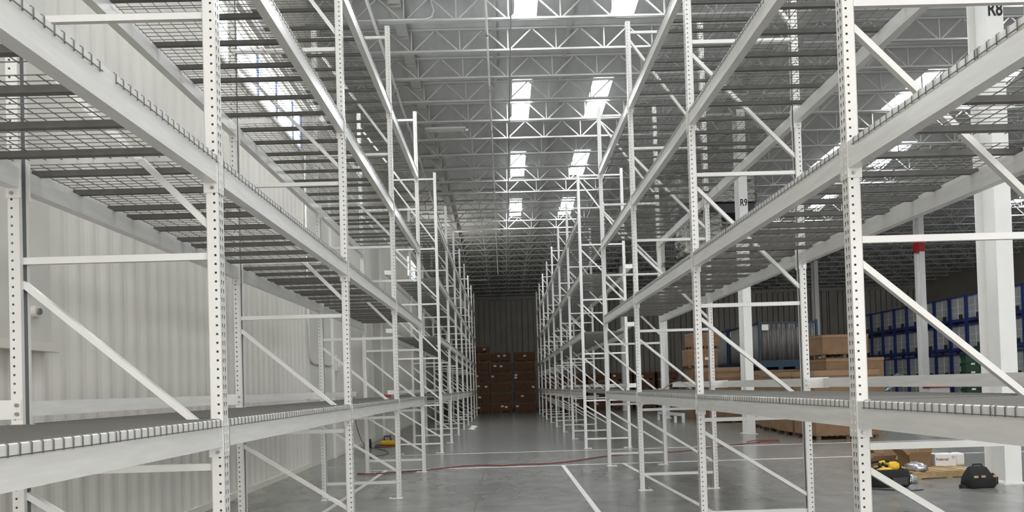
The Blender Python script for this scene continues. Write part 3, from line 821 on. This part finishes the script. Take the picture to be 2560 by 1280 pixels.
def blob(name, m, rings, parent=None, loc=(0, 0, 0), k=16, lump=.0, seed=1, smooth=True):
    """closed lathe-like solid from (cx,cy,z,rx,ry) rings"""
    rg = random.Random(seed); b = MB()
    for (cx, cy, z, rx, ry) in rings:
        for j in range(k):
            a = 2*PI*j/k; c, s = math.cos(a), math.sin(a)
            q = 1+rg.uniform(-lump, lump); e = .55
            b.v.append((cx+rx*q*math.copysign(abs(c)**e, c), cy+ry*q*math.copysign(abs(s)**e, s), z+rg.uniform(-lump, lump)*.05))
    for i in range(len(rings)-1):
        for j in range(k): b.f.append((i*k+j, i*k+(j+1) % k, (i+1)*k+(j+1) % k, (i+1)*k+j))
    b.f.append(tuple(range(k))[::-1]); b.f.append(tuple((len(rings)-1)*k+j for j in range(k)))
    return b.build(name, m, parent, loc, smooth=smooth)
# open tool bag with a yellow drill
t = thing('open_tool_bag', 'open black tool bag with yellow tools beside the near right upright', 'bag', (5.74, 11.62, 0), -.1)
blob('body', 'black', [(0, 0, 0, .27, .15), (0, 0, .02, .29, .17), (0, 0, .14, .30, .17), (.0, 0, .26, .28, .16), (.0, 0, .265, .25, .13), (0, 0, .16, .24, .12)], t, lump=.05)
MB().tube([(-.25, .1, .26), (-.22, .12, .34), (0, .13, .38), (.20, .12, .34), (.24, .1, .26)], .018, 6).build('zip_flap', 'black', t, smooth=True)
MB().box(.0, -.20, .03, .24, -.155, .16).build('front_pocket', 'blackp', t, bevel=.02)
MB().tube([(.27, 0, .22), (.34, -.04, .14), (.33, -.05, .04), (.29, -.03, .02)], .007, 5).build('shoulder_strap', 'blackp', t)
t2 = thing('yellow_drill', 'yellow cordless drill lying in the open black tool bag', 'tool', (5.84, 11.62, .25))
blob('body', 'yellow', [(0, 0, 0, .05, .05), (0, 0, .03, .085, .06), (0, 0, .09, .08, .055), (0, 0, .12, .04, .03)], t2)
MB().tube([(-.09, 0, .05), (-.16, .0, .09)], .022, 8).build('chuck', 'blackp', t2, smooth=True)
t2 = thing('yellow_hand_tool', 'black and yellow hand tool standing in the open tool bag', 'tool', (5.65, 11.66, .24))
MB().tube([(0, 0, 0), (.01, 0, .09), (.05, 0, .12)], .028, 8).build('handle', 'blackp', t2, smooth=True); MB().tube([(.0, 0, .115), (.08, 0, .125)], .026, 8).build('cap', 'yellow', t2, smooth=True)
t2 = thing('coiled_yellow_strap', 'yellow strap bundle lying in the open tool bag', 'strap', (5.67, 11.55, .22))
blob('coil', 'yellow', [(0, 0, 0, .09, .04), (0, 0, .04, .11, .05), (.02, 0, .07, .06, .03)], t2, lump=.15)
# closed tool bag
t = thing('closed_tool_bag', 'closed black tool bag with tan trim in front of column R8', 'bag', (6.90, 11.25, 0), .15)
blob('body', 'black', [(0, 0, 0, .20, .13), (0, 0, .03, .225, .15), (0, 0, .14, .22, .145), (-.02, 0, .22, .17, .10), (-.02, 0, .29, .14, .06), (-.03, 0, .31, .10, .03)], t, lump=.06)
for x in (-.17, -.05, .14): MB().box(x-.03, -.165, .16, x+.03, -.150, .19).build('tan_tab', 'wood', t)
MB().tube([(.20, -.03, .20), (.27, -.05, .14), (.26, -.06, .05), (.21, -.05, .03)], .010, 6).build('side_strap', 'blackp', t)
MB().tube([(-.10, 0, .29), (-.08, 0, .335), (.05, 0, .335), (.08, 0, .28)], .012, 6).build('carry_handle', 'black', t, smooth=True)
MB().box(-.30, -.04, .0, -.20, .03, .05).build('buckle', 'blackp', t)
# silver wrapped bundles
for i, (x, y, z) in enumerate(((6.24, 12.02, 0), (6.36, 12.52, 0), (6.66, 12.50, .118))):
    t = tag(blob('silver_bundle', 'silver', [(0, 0, 0, .09, .16), (0, 0, .03, .115, .20), (0, 0, .09, .11, .19), (0, 0, .13, .05, .12)], None, (x, y, z), lump=.16, seed=i+4), 'shiny silver film bundle by the pallet, %s' % ('leftmost', 'middle one', 'rightmost')[i], 'bundle', 'silver film bundles')
b = MB(); b.tube([(5.35, 11.35, .012), (5.6, 11.15, .012), (5.85, 11.05, .012), (6.0, 11.1, .012)], .008, 5)
tag(b.build('black_cable', 'blackp'), 'thin black cable on the floor in front of the open tool bag', 'cable')

# ------------------------------------------------------------------ hose, cords and the yellow tool
def cord(name, pts, r, m, label, cat='cord'):
    P = []
    for i in range(len(pts)-1):
        p0 = Vector(pts[max(i-1, 0)]); p1 = Vector(pts[i]); p2 = Vector(pts[i+1]); p3 = Vector(pts[min(i+2, len(pts)-1)])
        for s in range(6):
            u = s/6; P.append(.5*((2*p1)+(-p0+p2)*u+(2*p0-5*p1+4*p2-p3)*u*u+(-p0+3*p1-3*p2+p3)*u**3))
    P.append(Vector(pts[-1]))
    return tag(MB().tube(P, r, 6).build(name, m, smooth=True), label, cat)
cord('air_hose', [(-2.98, 15.5, .02), (-2.6, 15.42, .02), (-1.68, 15.8, .02), (-.9, 16.4, .02), (-.4, 16.45, .02), (-.13, 16.25, .02), (.3, 16.4, .02), (1.15, 16.5, .02), (2.3, 17.7, .02), (3.2, 18.2, .02), (4.1, 18.3, .02), (5.4, 19.4, .02), (6.7, 20.3, .02)], .013, 'redcord', 'dark red hose snaking across the floor between the racks', 'hose')
cord('air_hose', [(6.45, 20.6, .02), (6.9, 21.0, .02), (7.3, 20.7, .02), (7.1, 20.2, .02), (6.7, 20.5, .02), (7.4, 20.9, .02)], .013, 'redcord', 'loop of red hose on the floor near column R9', 'hose')
cord('extension_cord', [(-4.0, 23.9, .015), (-3.5, 23.2, .015), (-3.1, 23.8, .015), (-2.7, 23.5, .015), (-3.2, 22.9, .015), (-3.6, 22.6, .015), (-3.9, 23.2, .015), (-3.2, 23.4, .015)], .012, 'redcord', 'red extension cord coiled on the floor behind the left rack', 'cord')
cord('power_cable', [(-4.25, 21.8, 1.5), (-4.2, 21.9, .7), (-4.05, 22.3, .1), (-3.7, 22.2, .015), (-3.3, 21.3, .015), (-3.1, 20.2, .015), (-3.4, 19.3, .015)], .009, 'blackp', 'thin black cord trailing down the left wall onto the floor', 'cord')
t = thing('cable_reel', 'small black cable reel on the floor behind the left rack', 'reel', (-4.0, 22.7, 0))
MB().tube([(-.05, 0, .14), (.05, 0, .14)], .13, 16).build('drum', 'blackp', t, smooth=True); MB().box(-.09, -.12, 0, .09, .12, .02).build('foot', 'blackp', t)
t = thing('yellow_jobsite_charger', 'yellow jobsite tool standing on the floor behind the left rack', 'tool', (-3.62, 23.9, 0))
blob('body', 'yellow', [(0, 0, 0, .24, .13), (0, 0, .10, .22, .12), (0, 0, .13, .17, .09)], t)
MB().tube([(-.12, 0, .12), (-.12, 0, .26), (.06, 0, .26), (.10, 0, .12)], .022, 6).build('carry_handle', 'blackp', t, smooth=True)

# ------------------------------------------------------------------ conduit and box on the left wall
X = XL0+.07
tag(MB().tube([(X, 17.28, 7.0), (X, 17.28, 2.62), (X, 17.33, 2.46), (X, 17.45, 2.37), (X, 17.62, 2.33), (X, 19.5, 2.33)], .018, 8).build('wall_conduit', 'pipe', smooth=True), 'white conduit bending along the left wall to a grey box', 'conduit')
t = thing('electrical_box', 'small grey electrical box on the left wall beyond the rack', 'electrical box', (XL0+.03, 19.75, 2.2))
MB().box(0, 0, 0, .12, .5, .42).build('body', 'walltrim', t, bevel=.01); MB().box(.12, .18, .1, .14, .32, .32).build('cover', 'white', t)
t = thing('round_wall_fitting', 'small round fitting on the flat wall panel at the far left', 'wall fitting', (XL0+.1, 7.1, 2.48))
MB().tube([(0, 0, 0), (.05, 0, 0)], .055, 16).build('disc', 'walltrim', t); MB().tube([(.05, 0, 0), (.07, 0, 0)], .03, 12).build('knob', 'bolt', t)
tag(MB().box(-3.12, 20.05, 1.44, -2.93, 20.08, 1.56).build('red_tag', 'red'), 'small dark red tag hanging behind the left rack', 'tag')

# ------------------------------------------------------------------ grey webbing lying on the right rack's lowest deck
b = MB(); N = 26
pts = []
for i in range(N+1):
    u = i/N; pts.append(Vector((2.62+.62*u, 13.55+.25*math.sin(u*5), 1.537+.135*max(0, math.sin((u-.35)*PI/.65))**1.2 if u > .35 else 1.540+.015*math.sin(u*20)**2)))
for p in pts:
    b.v += [tuple(p+Vector((-.03, -.07, 0))), tuple(p+Vector((.03, .07, .006)))]
for i in range(N): b.f.append((2*i, 2*i+2, 2*i+3, 2*i+1))
o = tag(b.build('webbing_strap', 'strap', smooth=True), 'grey webbing strap heaped on the lowest deck of the right rack', 'strap'); o.modifiers.new('s', 'SOLIDIFY').thickness = .008
